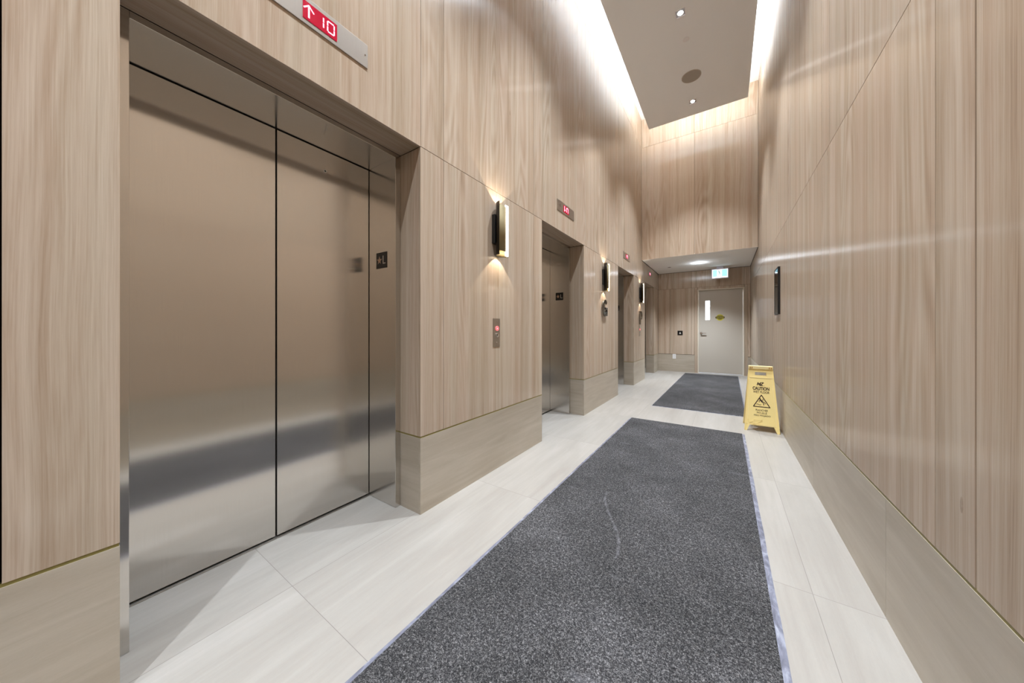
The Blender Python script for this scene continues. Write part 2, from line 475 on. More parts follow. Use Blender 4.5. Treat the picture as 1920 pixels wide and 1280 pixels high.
    def build(s, name, parent=None, kind=None, bevel=0.0):
        me = bpy.data.meshes.new(name)
        org = Vector((0, 0, 0))
        if parent is not None: org = Vector(ORG[parent.name])
        # weld coincident vertices so that surfaces are continuous
        idx = {}; nv = []; remap = []
        for v in s.v:
            k = (round(v[0], 5), round(v[1], 5), round(v[2], 5))
            if k not in idx:
                idx[k] = len(nv); nv.append((v[0] - org.x, v[1] - org.y, v[2] - org.z))
            remap.append(idx[k])
        faces, uvs, mi, tone, sm = [], [], [], [], []
        c = 0
        for f, m_, t_, s_ in zip(s.f, s.mi, s.tone, s.sm):
            g = [remap[i] for i in f]
            if len(set(g)) == len(g):
                faces.append(g); uvs += s.uv[c:c + len(f)]; mi.append(m_); tone.append(t_); sm.append(s_)
            c += len(f)
        me.from_pydata(nv, [], faces)
        for m in s.mats: me.materials.append(m)
        ul = me.uv_layers.new(name='UVMap')
        flat = [c for uv in uvs for c in uv]
        ul.data.foreach_set('uv', flat)
        me.polygons.foreach_set('material_index', mi)
        me.polygons.foreach_set('use_smooth', sm)
        at = me.attributes.new('tone', 'FLOAT', 'FACE'); at.data.foreach_set('value', tone)
        me.update()
        o = bpy.data.objects.new(name, me); COL.objects.link(o)
        ORG[o.name] = tuple(org)
        if parent is not None: o.parent = parent
        if kind: o['kind'] = kind
        if bevel:
            b = o.modifiers.new('bevel', 'BEVEL'); b.width = bevel; b.segments = 2; b.limit_method = 'ANGLE'; b.angle_limit = 0.6
        return o


def thing(name, label, cat, loc, group=None, kind=None):
    o = bpy.data.objects.new(name, None); COL.objects.link(o)
    o.location = loc; o.empty_display_size = 0.1; ORG[o.name] = tuple(loc)
    if label: o['label'] = label
    if cat: o['category'] = cat
    if group: o['group'] = group
    if kind: o['kind'] = kind
    bpy.context.view_layer.update()
    return o


def tag(o, label, cat, group=None):
    o['label'] = label; o['category'] = cat
    if group: o['group'] = group
    return o


def roff(): return (random.uniform(0, 40), random.uniform(0, 40))


# ------------------------------------------------------------------ walls
PT = 0.016      # panel thickness
G = 0.0020      # half joint


def seams_left():
    out = []
    y = 1.306 - 1.385 * 4
    while y < YI:
        out += [y, y + 0.19]; y += 1.385
    return out


def seams_right():
    out = []
    y = 1.318 - 1.348 * 4
    while y < YH:
        out += [y, y + 0.185]; y += 1.348
    return out


def cut(a, b, seams):
    e = [a] + [q for q in seams if a + 0.02 < q < b - 0.02] + [b]
    return list(zip(e, e[1:]))


# left wall ----------------------------------------------------------------
wl = MB(); bl = MB(); tr = MB()
SL = seams_left()
RV = 0.19
for i, (y0, y1) in enumerate(PILL):
    wl.box(-0.60, -PT, y0 + (PT if i else 0), y1 - (PT if i < 4 else 0), 0, HS + 0.012, CAVITY)
    for k, (a, b) in enumerate(cut(y0, y1, [-1.44, -0.243, -0.053] if i == 0 else SL)):
        ga = 0 if a == y0 else G; gb = 0 if b == y1 else G
        wl.box(-PT, 0, a + ga, b - gb, HP + 0.010, HS - G, WOOD, roff(), random.random())
    bl.box(-PT, 0, y0, y1, 0, HP - 0.0, STONE, roff())
    tr.box(-PT, -0.0012, y0 + 0.0012, y1 - 0.0012, HP, HP + 0.010, GOLD)
    sides = ([(y0, 1)] if i else []) + ([(y1, -1)] if i < 4 else [])
    for ye, sg in sides:
        wl.box(-RV - 0.02, -PT, ye, ye + sg * PT, HP + 0.010, HS - 0.004, WOOD, roff(), random.random())
        bl.box(-RV - 0.02, -PT, ye, ye + sg * PT, 0, HP, STONE, roff())
        tr.box(-RV - 0.02, -PT, ye + sg * 0.0012, ye + sg * PT, HP, HP + 0.010, GOLD)
# upper wall with the lintels
wl.box(-0.60, -PT, YB, YI, HS + 0.012, ZT + 0.1, CAVITY)
wl.box(-0.60, -PT, YI, YH, HS + 0.012, ZL + 0.2, CAVITY)
for a, b in cut(YB, YI, SL):
    ga = 0 if a == YB else G; gb = 0 if b == YI else G
    o = roff(); t = random.random()
    wl.box(-PT, 0, a + ga, b - gb, HS + G, H2 - G, WOOD, o, t)
    wl.box(-PT, 0, a + ga, b - gb, H2 + G, ZT, WOOD, roff(), random.random())
wl.box(-PT, 0, YI, YH, HS + G, ZL - 0.008, WOOD, roff(), 0.4)
for y0, y1 in OPEN:
    wl.box(-RV, -PT, y0, y1, HS, HS + 0.012, WOOD, roff(), 0.35)
    wl.box(-PT, 0, y0, y1, HS, HS + G, WOOD, roff(), 0.35)
    wl.box(-0.60, -0.53, y0, y1, 0, HS + 0.012, CAVITY)
wl.build('wall_left', kind='structure')
bl.build('baseboard_left', kind='structure')
tr.build('trim_1', kind='structure')

# right wall ---------------------------------------------------------------
wr = MB(); br = MB(); tr = MB()
SR = seams_right()
wr.box(W + PT, W + 0.25, YB, YH, 0, ZT + 0.1, CAVITY)
for a, b in cut(YB, YH, SR):
    wide = abs(a - 1.318) < 0.01
    ga = 0.0035 if wide else G; gb = 0.0035 if abs(b - 1.318) < 0.01 else G
    wr.box(W, W + PT, a + ga, b - gb, HP + 0.010, HS - G, WOOD, roff(), random.random())
    if a < YI:
        b2 = min(b, YI + 0.05)
        wr.box(W, W + PT, a + ga, b2 - gb, HS + G, H2 - G, WOOD, roff(), random.random())
        wr.box(W, W + PT, a + ga, b2 - gb, H2 + G, ZT, WOOD, roff(), random.random())
for a, b in cut(YI + 0.052, YH, SR):
    wr.box(W, W + PT, a, b - G, HS + G, ZL - 0.008, WOOD, roff(), random.random())
wr.build('wall_right', kind='structure')
for a, b in ((YB, -0.58), (-0.58, 0.64), (0.64, 1.856), (1.856, 3.08), (3.08, 4.30), (4.30, 5.52), (5.52, 6.74), (6.74, 7.96), (7.96, YH)):
    br.box(W, W + PT, a + 0.0007, b - 0.0007, 0, HP, STONE, roff())
br.build('baseboard_right', kind='structure')
tr.box(W + 0.0012, W + PT, YB, YH, HP, HP + 0.010, GOLD)
tr.build('trim_2', kind='structure')

# far wall: upper part over the low ceiling, lower part with the exit door ----
we = MB()
we.box(-0.02, W + 0.02, YI + PT, YI + 0.14, ZL + 0.03, ZT + 0.1, CAVITY)
for a, b in ((0.003, 1.028 - G), (1.028 + G, W - 0.004)):
    we.box(a, b, YI, YI + PT, ZL, H2 - G, WOOD, roff(), random.random())
    we.box(a, b, YI, YI + PT, H2 + G, ZT, WOOD, roff(), random.random())
DX0, DX1, DZ = 0.955, 1.950, 2.190     # outside of the door frame
we.box(-0.02, DX0 + 0.02, YH + PT, YH + 0.16, 0, ZL + 0.1, CAVITY)
we.box(DX1 - 0.02, W + 0.02, YH + PT, YH + 0.16, 0, ZL + 0.1, CAVITY)
we.box(DX0 + 0.02, DX1 - 0.02, YH + PT, YH + 0.16, DZ - 0.02, ZL + 0.1, CAVITY)
for a, b, z0, z1 in ((0.002, 0.301, HP + 0.010, HS), (0.301, 0.814, HP + 0.010, HS), (0.814, 0.885, HP + 0.010, HS), (0.885, 0.953, 0, HS),
                     (1.952, 2.018, 0, HS), (2.018, W - 0.002, HP + 0.010, HS), (DX0, DX1, DZ + 0.002, HS)):
    we.box(a + G, b - G, YH, YH + PT, z0, z1 - G, WOOD, roff(), 0.1 + 0.4 * random.random())
for a, b in ((0.002, 0.814), (0.814, 0.931), (0.931, 1.95), (1.95, W - 0.002)):
    we.box(a + G, b - G, YH, YH + PT, HS + G, ZL - 0.008, WOOD, roff(), 0.1 + 0.4 * random.random())
we.build('wall_back', kind='structure')
be = MB()
be.box(0.0, 0.885 - 0.001, YH - 0.002, YH + PT, 0, HP, STONE, roff())
be.box(2.019, W, YH - 0.002, YH + PT, 0, HP, STONE, roff())
be.build('baseboard_back', kind='structure')

# wall behind the camera
wf = MB()
wf.box(-0.1, W + 0.1, YB - 0.2, YB - PT, 0, ZT + 0.1, CAVITY)
for a, b in ((0, 1.03), (1.033, W)):
    wf.box(a, b, YB - PT, YB, HP, HS, WOOD, roff(), 0.5)
    wf.box(a, b, YB - PT, YB, HS + 0.003, ZT, WOOD, roff(), 0.5)
wf.box(0, W, YB - PT, YB, 0, HP, STONE)
wf.build('wall_front', kind='structure')

# floor -------------------------------------------------------------------
fl = MB(); fl.box(-0.62, W + 0.25, YB - 0.2, YH + 0.2, -0.10, 0, FLOOR)
fl.build('floor', kind='structure')

# ceilings ----------------------------------------------------------------
ce = MB()
ce.box(-0.02, W + 0.02, YB - 0.2, YI + 0.15, ZT, ZT + 0.15, PLASTER)
ce.build('ceiling', kind='structure')
ct = MB()
ct.box(TL, TR, YB, TE, ZC, ZC + 0.10, PLASTER)
ct.box(TL, TL + 0.02, YB, TE, ZC + 0.10, ZC + 0.14, PLASTER)
ct.box(TR - 0.02, TR, YB, TE, ZC + 0.10, ZC + 0.14, PLASTER)
ct.box(TL, TR, TE - 0.02, TE, ZC + 0.10, ZC + 0.14, PLASTER)
for y in (-2, 1.0, 4.0):
    ct.box(1.0, 1.1, y, y + 0.1, ZC + 0.10, ZT, PLASTER)
o = ct.build('ceiling_tray', kind='structure')
cl = MB()
PL2 = simple('low_ceiling_paint', lin(242, 240, 236), 0.9, spec=0.2)
cl.box(0.008, W - 0.008, YI + PT + 0.001, YH - 0.008, ZL, ZL + 0.028, PL2)
cl.box(0.008, W - 0.008, YI + 0.001, YI + PT + 0.001, ZL - 0.0005, ZL + 0.0, PLASTER)
cl.box(0.0, W, YI + 0.14, YH + 0.1, ZL + 0.03, ZL + 0.20, CAVITY)
cl.build('ceiling_low', kind='structure')

# ------------------------------------------------------------------ exit door
door = thing('door_1', 'greige steel exit door with narrow window at the far end wall', None, ((DX0 + DX1) / 2, YH, 0), kind='structure')
f = MB()
fw = 0.022
fy0, fy1 = YH - 0.012, YH + 0.12
f.box(DX0, DX0 + fw, fy0, fy1, 0, DZ, FRAMEPAINT); f.box(DX1 - fw, DX1, fy0, fy1, 0, DZ, FRAMEPAINT)
f.box(DX0 + fw, DX1 - fw, fy0, fy1, DZ - fw, DZ, FRAMEPAINT)
f.box(DX0 + fw, DX1 - fw, YH + 0.055, fy1, DZ - 0.055, DZ - fw, FRAMEPAINT)
f.build('door_frame', door)
LX0, LX1, LZ0, LZ1, LY = DX0 + fw + 0.003, DX1 - fw - 0.003, 0.014, DZ - fw - 0.004, YH + 0.045
wx0, wx1, wz0, wz1 = 1.126, 1.227, 1.393, 1.893
leaf = MB()
for x0, x1, z0, z1 in ((LX0, wx0, LZ0, LZ1), (wx1, LX1, LZ0, LZ1), (wx0, wx1, LZ0, wz0), (wx0, wx1, wz1, LZ1)):
    leaf.face([(x0, LY, z0), (x1, LY, z0), (x1, LY, z1), (x0, LY, z1)], DOORPAINT)
    leaf.face([(x0, LY + 0.045, z1), (x1, LY + 0.045, z1), (x1, LY + 0.045, z0), (x0, LY + 0.045, z0)], DOORPAINT)
for (xa, za), (xb, zb) in (((LX0, LZ0), (LX1, LZ0)), ((LX1, LZ0), (LX1, LZ1)), ((LX1, LZ1), (LX0, LZ1)), ((LX0, LZ1), (LX0, LZ0)),
                           ((wx0, wz0), (wx0, wz1)), ((wx0, wz1), (wx1, wz1)), ((wx1, wz1), (wx1, wz0)), ((wx1, wz0), (wx0, wz0))):
    leaf.face([(xa, LY, za), (xa, LY + 0.045, za), (xb, LY + 0.045, zb), (xb, LY, zb)], DOORPAINT)
leafo = leaf.build('door_leaf', door)
g = MB(); g.box(wx0, wx1, LY + 0.018, LY + 0.024, wz0, wz1, GLASS); g.build('window_pane', leafo)
fd = end_frame(1.035, LY, 1.050)
h = MB()
h.disc(fd, 0.030, 0, 0.010, CHROME, k=32)
h.disc(fd, 0.011, 0.010, 0.050, CHROME)
h.prism(fd, [(-0.012, -0.010), (0.105, -0.008), (0.118, 0.0), (0.105, 0.009), (-0.012, 0.011)], 0.042, 0.056, CHROME)
h.build('door_handle', leafo, bevel=0.002)
fs = end_frame(1.449, LY, 1.452)
stk = MB()
stk.disc(fs, 0.082, 0, 0.0012, STICKER, k=40)
stk.prism(fs, [(-0.100, -0.016), (-0.092, -0.024), (0.092, -0.024), (0.100, -0.016), (0.100, 0.016), (0.092, 0.024), (-0.092, 0.024), (-0.100, 0.016)], 0.0012, 0.0020, INK)
stk.text(fs, 'CAUTION', 0.168, 0.027, (0, 0), 0.0020, 0.0026, STICKER, bold=0.02)
for zz, wd_ in ((0.052, 0.105), (0.034, 0.125), (-0.034, 0.09), (-0.048, 0.07)):
    stk.rect(fs, -wd_ / 2, wd_ / 2, zz - 0.0045, zz + 0.0045, 0.0012, 0.0018, INK)
so = stk.build('caution_sticker', leafo); so['label'] = 'round yellow and black caution sticker'
t = MB(); t.box(DX0 + fw, DX1 - fw, YH + 0.0, YH + 0.12, 0, 0.006, simple('threshold_metal', lin(150, 146, 140), 0.4, metal=0.6)); t.build('door_threshold', door)

# the stairwell seen through the door's window
st = MB()
WP = simple('stairwell_paint', lin(236, 240, 246), 0.9)
st.box(0.3, 2.6, YH + 1.6, YH + 1.7, 0, 3.0, WP); st.box(0.2, 0.3, YH + 0.16, YH + 1.7, 0, 3.0, WP)
st.box(2.6, 2.7, YH + 0.16, YH + 1.7, 0, 3.0, WP); st.box(0.2, 2.7, YH + 0.16, YH + 1.7, 3.0, 3.1, WP); st.box(0.2, 2.7, YH + 0.16, YH + 1.7, -0.1, 0.0, WP)
st.build('wall_stairwell', kind='structure')
add_light('stairwell_light', 'AREA', (1.2, YH + 0.9, 2.95), 90, (0.93, 0.96, 1.0), (0, 0, 0), shape='SQUARE', size=0.5)

# ------------------------------------------------------------------ elevators
LBL = ['brushed steel elevator doors nearest the camera, under the display reading 10',
       'second brushed steel elevator doors along the left wall, past the first sconce',
       'third elevator doors along the left wall, just past the steel letter G',
       'farthest elevator doors, last opening on the left before the end wall']


def elevator(y0, y1, label):
    yc = (y0 + y1) / 2
    t = thing('elevator_entrance', label, 'elevator doors', (-0.335, yc, 0), 'elevator entrances along the left wall')
    JW = 0.0385
    XF, XB = -RV, -0.480
    for sg, e in ((1, y0), (-1, y1)):
        j = MB(); j.box(XB - 0.04, XF - 0.001, e + sg * 0.001, e + sg * JW, 0.001, HS - 0.0015, STEEL); jo = j.build('jamb', t, bevel=0.0012)
    hd = MB(); hd.box(XB - 0.04, XF - 0.001, y0 + JW, y1 - JW, 2.226, HS - 0.0015, STEEL); hd.build('door_head', t, bevel=0.0012)
    ya, yb = y0 + JW + 0.004, y1 - JW - 0.004
    for a, b in ((ya, yc - 0.0045), (yc + 0.0045, yb)):
        p = MB(); p.box(XB - 0.032, XB, a, b, 0.013, 2.220, STEEL, (a * 3, 0)); po = p.build('door_panel', t)
        if a > yc:
            k = MB(); fk = left_frame(yc + 0.255, 2.100, XB)
            k.ring(fk, 0.0055, 0.0095, 0, 0.002, SILVER, k=20); k.disc(fk, 0.0055, 0, 0.001, BLACK, k=16)
            k.build('key_hole', po)
    g = MB(); g.box(XB - 0.034, XB - 0.028, yc - 0.0045, yc + 0.0045, 0.013, 2.220, BLACK); g.build('door_edge_seal', t)
    s = MB(); s.box(XB - 0.045, XB + 0.012, y0 + JW, y1 - JW, 0.0005, 0.004, STEEL2); s.build('sill', t)
    # black plate with star and L on the far jamb
    fr = end_frame(-0.335, y1 - JW, 1.590)
    pl = MB(); pl.rect(fr, -0.056, 0.056, -0.052, 0.052, 0.0, 0.003, BLACKGLOSS); plo = pl.build('floor_plate', t)
    plo['label'] = 'black plate with a star and the letter L'
    sy = MB()
    pts = []
    for i in range(10):
        r = 0.028 if i % 2 == 0 else 0.0115
        th = PI / 2 + i * PI / 5
        pts.append((-0.021 + r * math.cos(th), 0.000 + r * math.sin(th)))
    for i in range(10):
        a, b = pts[i], pts[(i + 1) % 10]
        sy.face([fr(-0.021, 0, 0.0052), fr(a[0], a[1], 0.0042), fr(b[0], b[1], 0.0042)], COPPERY)
        sy.face([fr(a[0], a[1], 0.003), fr(b[0], b[1], 0.003), fr(b[0], b[1], 0.0042), fr(a[0], a[1], 0.0042)], SILVER)
    sy.build('star_symbol', plo)
    ll = MB(); ll.stroke(fr, [(0.020, 0.026), (0.020, -0.022)], 0.007, 0.003, 0.005, SILVER); ll.stroke(fr, [(0.020, -0.022), (0.042, -0.022)], 0.007, 0.003, 0.005, SILVER)
    ll.build('level_letter', plo)
    return t


for (y0, y1), lb in zip(OPEN, LBL): elevator(y0, y1, lb)


# ------------------------------------------------------------------ floor indicators over the elevators
SEG = {'a': ((0, 1), (1, 1)), 'b': ((1, 1), (1, .5)), 'c': ((1, .5), (1, 0)), 'd': ((0, 0), (1, 0)), 'e': ((0, 0), (0, .5)), 'f': ((0, .5), (0, 1)), 'g': ((0, .5), (1, .5))}


def digit(m, fr, a, b, w, h, segs, sw=0.0075):
    for s_ in segs:
        (p, q), (r, t_) = SEG[s_]
        A = Vector((a + p * w, b + q * h)); B = Vector((a + r * w, b + t_ * h)); d = (B - A).normalized() * 0.0035
        m.stroke(fr, [tuple(A + d), tuple(B - d)], sw, 0.0085, 0.0095, REDGLOW)


def indicator(yc, zc, label, mode):
    t = thing('floor_indicator', label, 'elevator display', (0, yc, zc), 'floor indicators over the elevators')
    fr = left_frame(yc, zc)
    p = MB(); p.rect(fr, -0.2325, 0.2325, -0.060, 0.060, 0, 0.006, STEEL2); p.build('face_plate', t, bevel=0.001)
    wn = MB(); wn.rect(fr, -0.074, 0.074, -0.039, 0.039, 0.006, 0.0085, REDPANEL); wo = wn.build('display_window', t)
    def lit(name, fn):
        dg = MB(); fn(dg); dg.build(name, wo)
    if mode == '10':
        a0 = -0.050
        lit('lit_arrow', lambda m: (m.stroke(fr, [(a0, -0.026), (a0, 0.024)], 0.007, 0.0085, 0.0095, REDGLOW),
                                    m.stroke(fr, [(a0 - 0.020, 0.006), (a0, 0.026), (a0 + 0.020, 0.006)], 0.0055, 0.0085, 0.0095, REDGLOW)))
        lit('lit_digit', lambda m: digit(m, fr, -0.012, -0.024, 0.024, 0.048, 'bc', 0.0055))
        lit('lit_digit', lambda m: digit(m, fr, 0.030, -0.024, 0.030, 0.048, 'abcdef', 0.0055))
    elif mode == '7':
        a0 = -0.050
        lit('lit_arrow', lambda m: (m.stroke(fr, [(a0, -0.024), (a0, 0.028)], 0.011, 0.0085, 0.0095, REDGLOW),
                                    m.stroke(fr, [(a0, -0.026), (a0 + 0.016, -0.010)], 0.0085, 0.0085, 0.0095, REDGLOW)))
        lit('lit_digit', lambda m: digit(m, fr, 0.004, -0.026, 0.044, 0.052, 'abcfe', 0.009))
    elif mode == '4':
        lit('lit_digit', lambda m: digit(m, fr, -0.044, -0.026, 0.020, 0.052, 'bc', 0.012))
        lit('lit_digit', lambda m: digit(m, fr, 0.010, -0.026, 0.040, 0.052, 'abcf', 0.012))
    else:
        lit('lit_digit', lambda m: digit(m, fr, -0.040, -0.026, 0.040, 0.052, 'bgef', 0.012))
        lit('lit_digit', lambda m: digit(m, fr, 0.016, -0.026, 0.036, 0.052, 'gcb', 0.012))
    for a in (-0.217, 0.217):
        sc = MB(); sc.disc(fr, 0.0038, 0.006, 0.0078, CHROME, (a, 0.0), 14); sc.build('screw', t)
    if mode == '7':
        ks = MB(); ks.ring(fr, 0.010, 0.0145, 0.006, 0.007, simple('engraved_mark', lin(96, 84, 70), 0.5), (-0.165, 0.004), 24); ks.build('key_switch', t)
    return t


indicator(0.722, 2.546, 'steel elevator display plate nearest the camera, red up arrow and 10', '10')
indicator(3.441, 2.531, 'second steel elevator display plate with red digits, above and right of first sconce', '7')
indicator(6.215, 2.520, 'third steel elevator display plate, high on the wall over the opening past the G', '4')
indicator(8.459, 2.520, 'farthest red elevator display, tucked under the low white ceiling', '?')


# ------------------------------------------------------------------ wall sconces
def sconce(yc, label):
    z0, z1 = 1.725, 2.145
    xc, R = 0.080, 0.0665
    t = thing('wall_sconce', label, 'wall lamp', (0, yc, (z0 + z1) / 2), 'brass and black wall sconces')
    b = MB(); b.box(0, 0.030, yc - 0.060, yc + 0.060, 1.822, 2.053, BLACK); b.build('back_box', t, bevel=0.002)
    for zz in (1.865, 1.9375, 2.01):
        r = MB(); r.disc(Fr((0.028, yc, zz), (0, 1, 0), (0, 0, 1), (1, 0, 0)), 0.005, 0, 0.03, BLACK, k=12)
        r.build('mounting_rod', t)
    sh = MB(); fz = Fr((xc, yc, 0), (1, 0, 0), (0, 1, 0), (0, 0, 1))
    K = 40
    for i in range(K):
        ta, tb = PI / 2 + PI * i / K, PI / 2 + PI * (i + 1) / K
        P = lambda r, th, z: (xc + r * math.cos(th), yc + r * math.sin(th), z)
        sh.face([P(R, ta, z0), P(R, tb, z0), P(R, tb, z1), P(R, ta, z1)], BRONZE, smooth=True)
        sh.face([P(R - .002, tb, z0), P(R - .002, ta, z0), P(R - .002, ta, z1), P(R - .002, tb, z1)], BRASS, smooth=True)
        for z, u in ((z1, 1), (z0, -1)):
            q = [P(R - .002, ta, z), P(R, ta, z), P(R, tb, z), P(R - .002, tb, z)]
            sh.face(q if u > 0 else q[::-1], BRONZE)
    for th in (PI / 2, 1.5 * PI):
        sh.face([P(R - .002, th, z0), P(R, th, z0), P(R, th, z1), P(R - .002, th, z1)], BRASS)
    sh.build('half_round_shade', t)
    # glowing diffuser column: narrow strip inside the shade, behind the brass plate
    df = MB()
    poly = [(-0.012, 0.026), (-0.005, 0.026), (-0.005, 0.0630), (-0.012, 0.0630)]
    df.prism(fz, poly, z0 + 0.004, z1 - 0.004, WARMGLOW)
    half = [(-0.012 + 0.048 * math.cos(PI / 2 + PI * i / 24), 0.048 * math.sin(PI / 2 + PI * i / 24)) for i in range(25)]
    df.prism(fz, half, z0 + 0.078, z0 + 0.081, WARMGLOW)
    df.prism(fz, half, z1 - 0.081, z1 - 0.078, WARMGLOW)
    df.build('light_diffuser', t)
    pl = MB()
    n = 14
    fx = lambda y: -0.004 + 0.009 * (1 - ((y + 0.017) / 0.044) ** 2)     # bowed brass shield
    pts = [(fx(-0.061 + 0.088 * i / n), -0.061 + 0.088 * i / n) for i in range(n + 1)]
    for (xa, ya), (xb, yb2) in zip(pts, pts[1:]):
        za, zb = z0 + 0.034, z1 - 0.024
        q = lambda x, y, z, d=0.0: (xc + x - d, yc + y, z)
        pl.face([q(xa, ya, za), q(xb, yb2, za), q(xb, yb2, zb), q(xa, ya, zb)], BRASS, smooth=True)
        pl.face([q(xb, yb2, za, .002), q(xa, ya, za, .002), q(xa, ya, zb, .002), q(xb, yb2, zb, .002)], BRASS, smooth=True)
        pl.face([q(xa, ya, zb), q(xb, yb2, zb), q(xb, yb2, zb, .002), q(xa, ya, zb, .002)], BRASS)
        pl.face([q(xb, yb2, za), q(xa, ya, za), q(xa, ya, za, .002), q(xb, yb2, za, .002)], BRASS)
    pl.build('brass_plate', t)
    up = add_light('sconce_uplight', 'SPOT', (0.072, yc, z1 - 0.066), 3.4, (1.0, 0.87, 0.70), (PI, 0, 0), spot_size=math.radians(160), spot_blend=0.6, shadow_soft_size=0.004)
    dn = add_light('sconce_downlight', 'SPOT', (0.072, yc, z0 + 0.066), 3.4, (1.0, 0.87, 0.70), (0, 0, 0), spot_size=math.radians(160), spot_blend=0.6, shadow_soft_size=0.004)
    for o in (up, dn):
        o.location = Vector(o.location) - t.location; o.parent = t
    return t


sconce(2.080, 'brass and black wall sconce nearest the camera, above the call button panel')
sconce(4.828, 'middle brass and black wall sconce, directly above the steel letter G')
sconce(7.337, 'farthest brass and black wall sconce, beside the low ceiling')


# ------------------------------------------------------------------ call panels
def call_panel(yc, label):
    zc = 1.110
    t = thing('call_panel', label, 'call button panel', (0, yc, zc), 'elevator call panels')
    fr = left_frame(yc, zc)
    p = MB(); p.rect(fr, -0.046, 0.046, -0.114, 0.114, 0, 0.004, STEEL2); p.build('face_plate', t, bevel=0.001)
    for zz, mt, nm in ((0.034, REDRING, 'up_button'), (-0.020, STEEL2, 'down_button')):
        bt = MB()
        bt.ring(fr, 0.0125, 0.019, 0.004, 0.009, CHROME if mt is STEEL2 else REDRING, (0.004, zz), 28)
        bt.disc(fr, 0.0125, 0.004, 0.008, STEEL2, (0.004, zz), 24)
        if mt is REDRING:
            bt.prism(fr, [(-0.003, zz - 0.005), (0.011, zz - 0.005), (0.004, zz + 0.007)], 0.008, 0.0086, REDGLOW)
        else:
            bt.prism(fr, [(-0.003, zz + 0.005), (0.004, zz - 0.007), (0.011, zz + 0.005)], 0.008, 0.0086, BLACK)
        bt.build(nm, t)
    for zz in (0.092, -0.080):
        sc = MB(); sc.disc(fr, 0.0035, 0.004, 0.0055, CHROME, (0.002, zz), 14); sc.build('screw', t)


call_panel(2.080, 'steel elevator call panel with lit red button, below the nearest sconce')
call_panel(7.337, 'steel elevator call panel below the farthest sconce and letter P')

# ------------------------------------------------------------------ steel letters standing off the wall
DKSTEEL = simple('polished_dark_steel', lin(120, 116, 108), 0.18, metal=1.0)
fr = left_frame(4.838, 1.467)
lt = MB()
K = 40
lt.ring(Fr(fr(0, 0, 0), (0, 1, 0), (0, 0, 1), (1, 0, 0)), 0.070, 0.108, 0.012, 0.032, DKSTEEL, t0=0.75, t1=2 * PI - 0.35, k=K)
# stretch the ring upright by editing its vertices
lt.v = [(x, y, 1.467 + (z - 1.467) * 1.19) for x, y, z in lt.v]
lt.rect(fr, 0.070, 0.106, -0.118, 0.010, 0.012, 0.032, DKSTEEL)
lt.rect(fr, 0.012, 0.072, -0.020, 0.010, 0.012, 0.032, DKSTEEL)
for a, b in ((-0.089, 0.0), (0.088, -0.06), (0.0, 0.105)): lt.disc(fr, 0.004, 0, 0.012, DKSTEEL, (a, b), 10)
tag(lt.build('wall_letter'), 'polished steel letter G on the wood wall under the middle sconce', 'letter', 'steel wall letters')
fr = left_frame(7.360, 1.400)
lt = MB()
lt.rect(fr, -0.100, -0.066, -0.150, 0.140, 0.012, 0.032, DKSTEEL)
lt.rect(fr, -0.066, 0.020, 0.108, 0.140, 0.012, 0.032, DKSTEEL)
lt.rect(fr, -0.066, 0.020, -0.040, -0.008, 0.012, 0.032, DKSTEEL)
lt.ring(Fr(fr(0.02, 0.05, 0), (0, 1, 0), (0, 0, 1), (1, 0, 0)), 0.058, 0.090, 0.012, 0.032, DKSTEEL, t0=-PI / 2, t1=PI / 2, k=20)
for a, b in ((-0.083, 0.12), (-0.083, -0.12)): lt.disc(fr, 0.004, 0, 0.012, DKSTEEL, (a, b), 10)
tag(lt.build('wall_letter'), 'polished steel letter P on the wood wall under the farthest sconce', 'letter', 'steel wall letters')

# ------------------------------------------------------------------ end-wall fittings
fr = end_frame(0.545, YH, 1.052)
t = thing('room_sign', 'small square black sign with pale symbol on end wall left of the door', 'sign', (0.545, YH, 1.052))
m = MB(); m.rect(fr, -0.061, 0.061, -0.060, 0.060, 0, 0.006, BLACKGLOSS); m.build('sign_plate', t, bevel=0.001)
m = MB(); m.prism(fr, [(-0.022, -0.024), (0.022, -0.024), (0.020, -0.010), (0.004, 0.022), (-0.004, 0.022), (-0.020, -0.010)], 0.006, 0.0075, SILVER)
m.prism(fr, [(-0.006, -0.024), (0.006, -0.024), (0.0, -0.012)], 0.0075, 0.008, BLACKGLOSS); m.build('sign_symbol', t)
fr = end_frame(0.403, YH - 0.002, 0.412)
t = thing('wall_outlet', 'white outlet plate low on the end wall stone plinth', 'outlet', (0.403, YH, 0.412))
m = MB(); m.rect(fr, -0.040, 0.040, -0.062, 0.062, 0, 0.006, WHITE); m.build('cover_plate', t, bevel=0.002)
OF = simple('outlet_face', lin(214, 212, 210), 0.4)
for b in (-0.024, 0.024):
    m = MB(); m.rect(fr, -0.016, 0.016, b - 0.015, b + 0.015, 0.006, 0.0085, OF); m.build('receptacle', t)

# exit sign hanging from the low ceiling
EX, EY, ZE0, ZE1 = 1.452, 9.33, 2.395, 2.640
t = thing('exit_sign', 'lit running figure exit sign hanging from low ceiling above the door', 'exit sign', (EX, EY, ZL))
m = MB(); fe = end_frame(EX, EY, (ZE0 + ZE1) / 2)
hw, hh = 0.177, 0.1225
m.rect(fe, -hw, hw, -hh, hh, -0.030, 0.012, SIGNBODY)
for r_ in ((-hw, hw, hh - 0.020, hh), (-hw, hw, -hh, -hh + 0.020), (-hw, -hw + 0.018, -hh + 0.02, hh - 0.02), (hw - 0.018, hw, -hh + 0.02, hh - 0.02)):
    m.rect(fe, r_[0], r_[1], r_[2], r_[3], 0.012, 0.022, SIGNBODY)
m.build('housing', t, bevel=0.002)
m = MB(); m.rect(fe, -hw + 0.018, hw - 0.018, -hh + 0.020, hh - 0.020, 0.012, 0.014, SIGNWHITE); fo = m.build('lit_face', t)
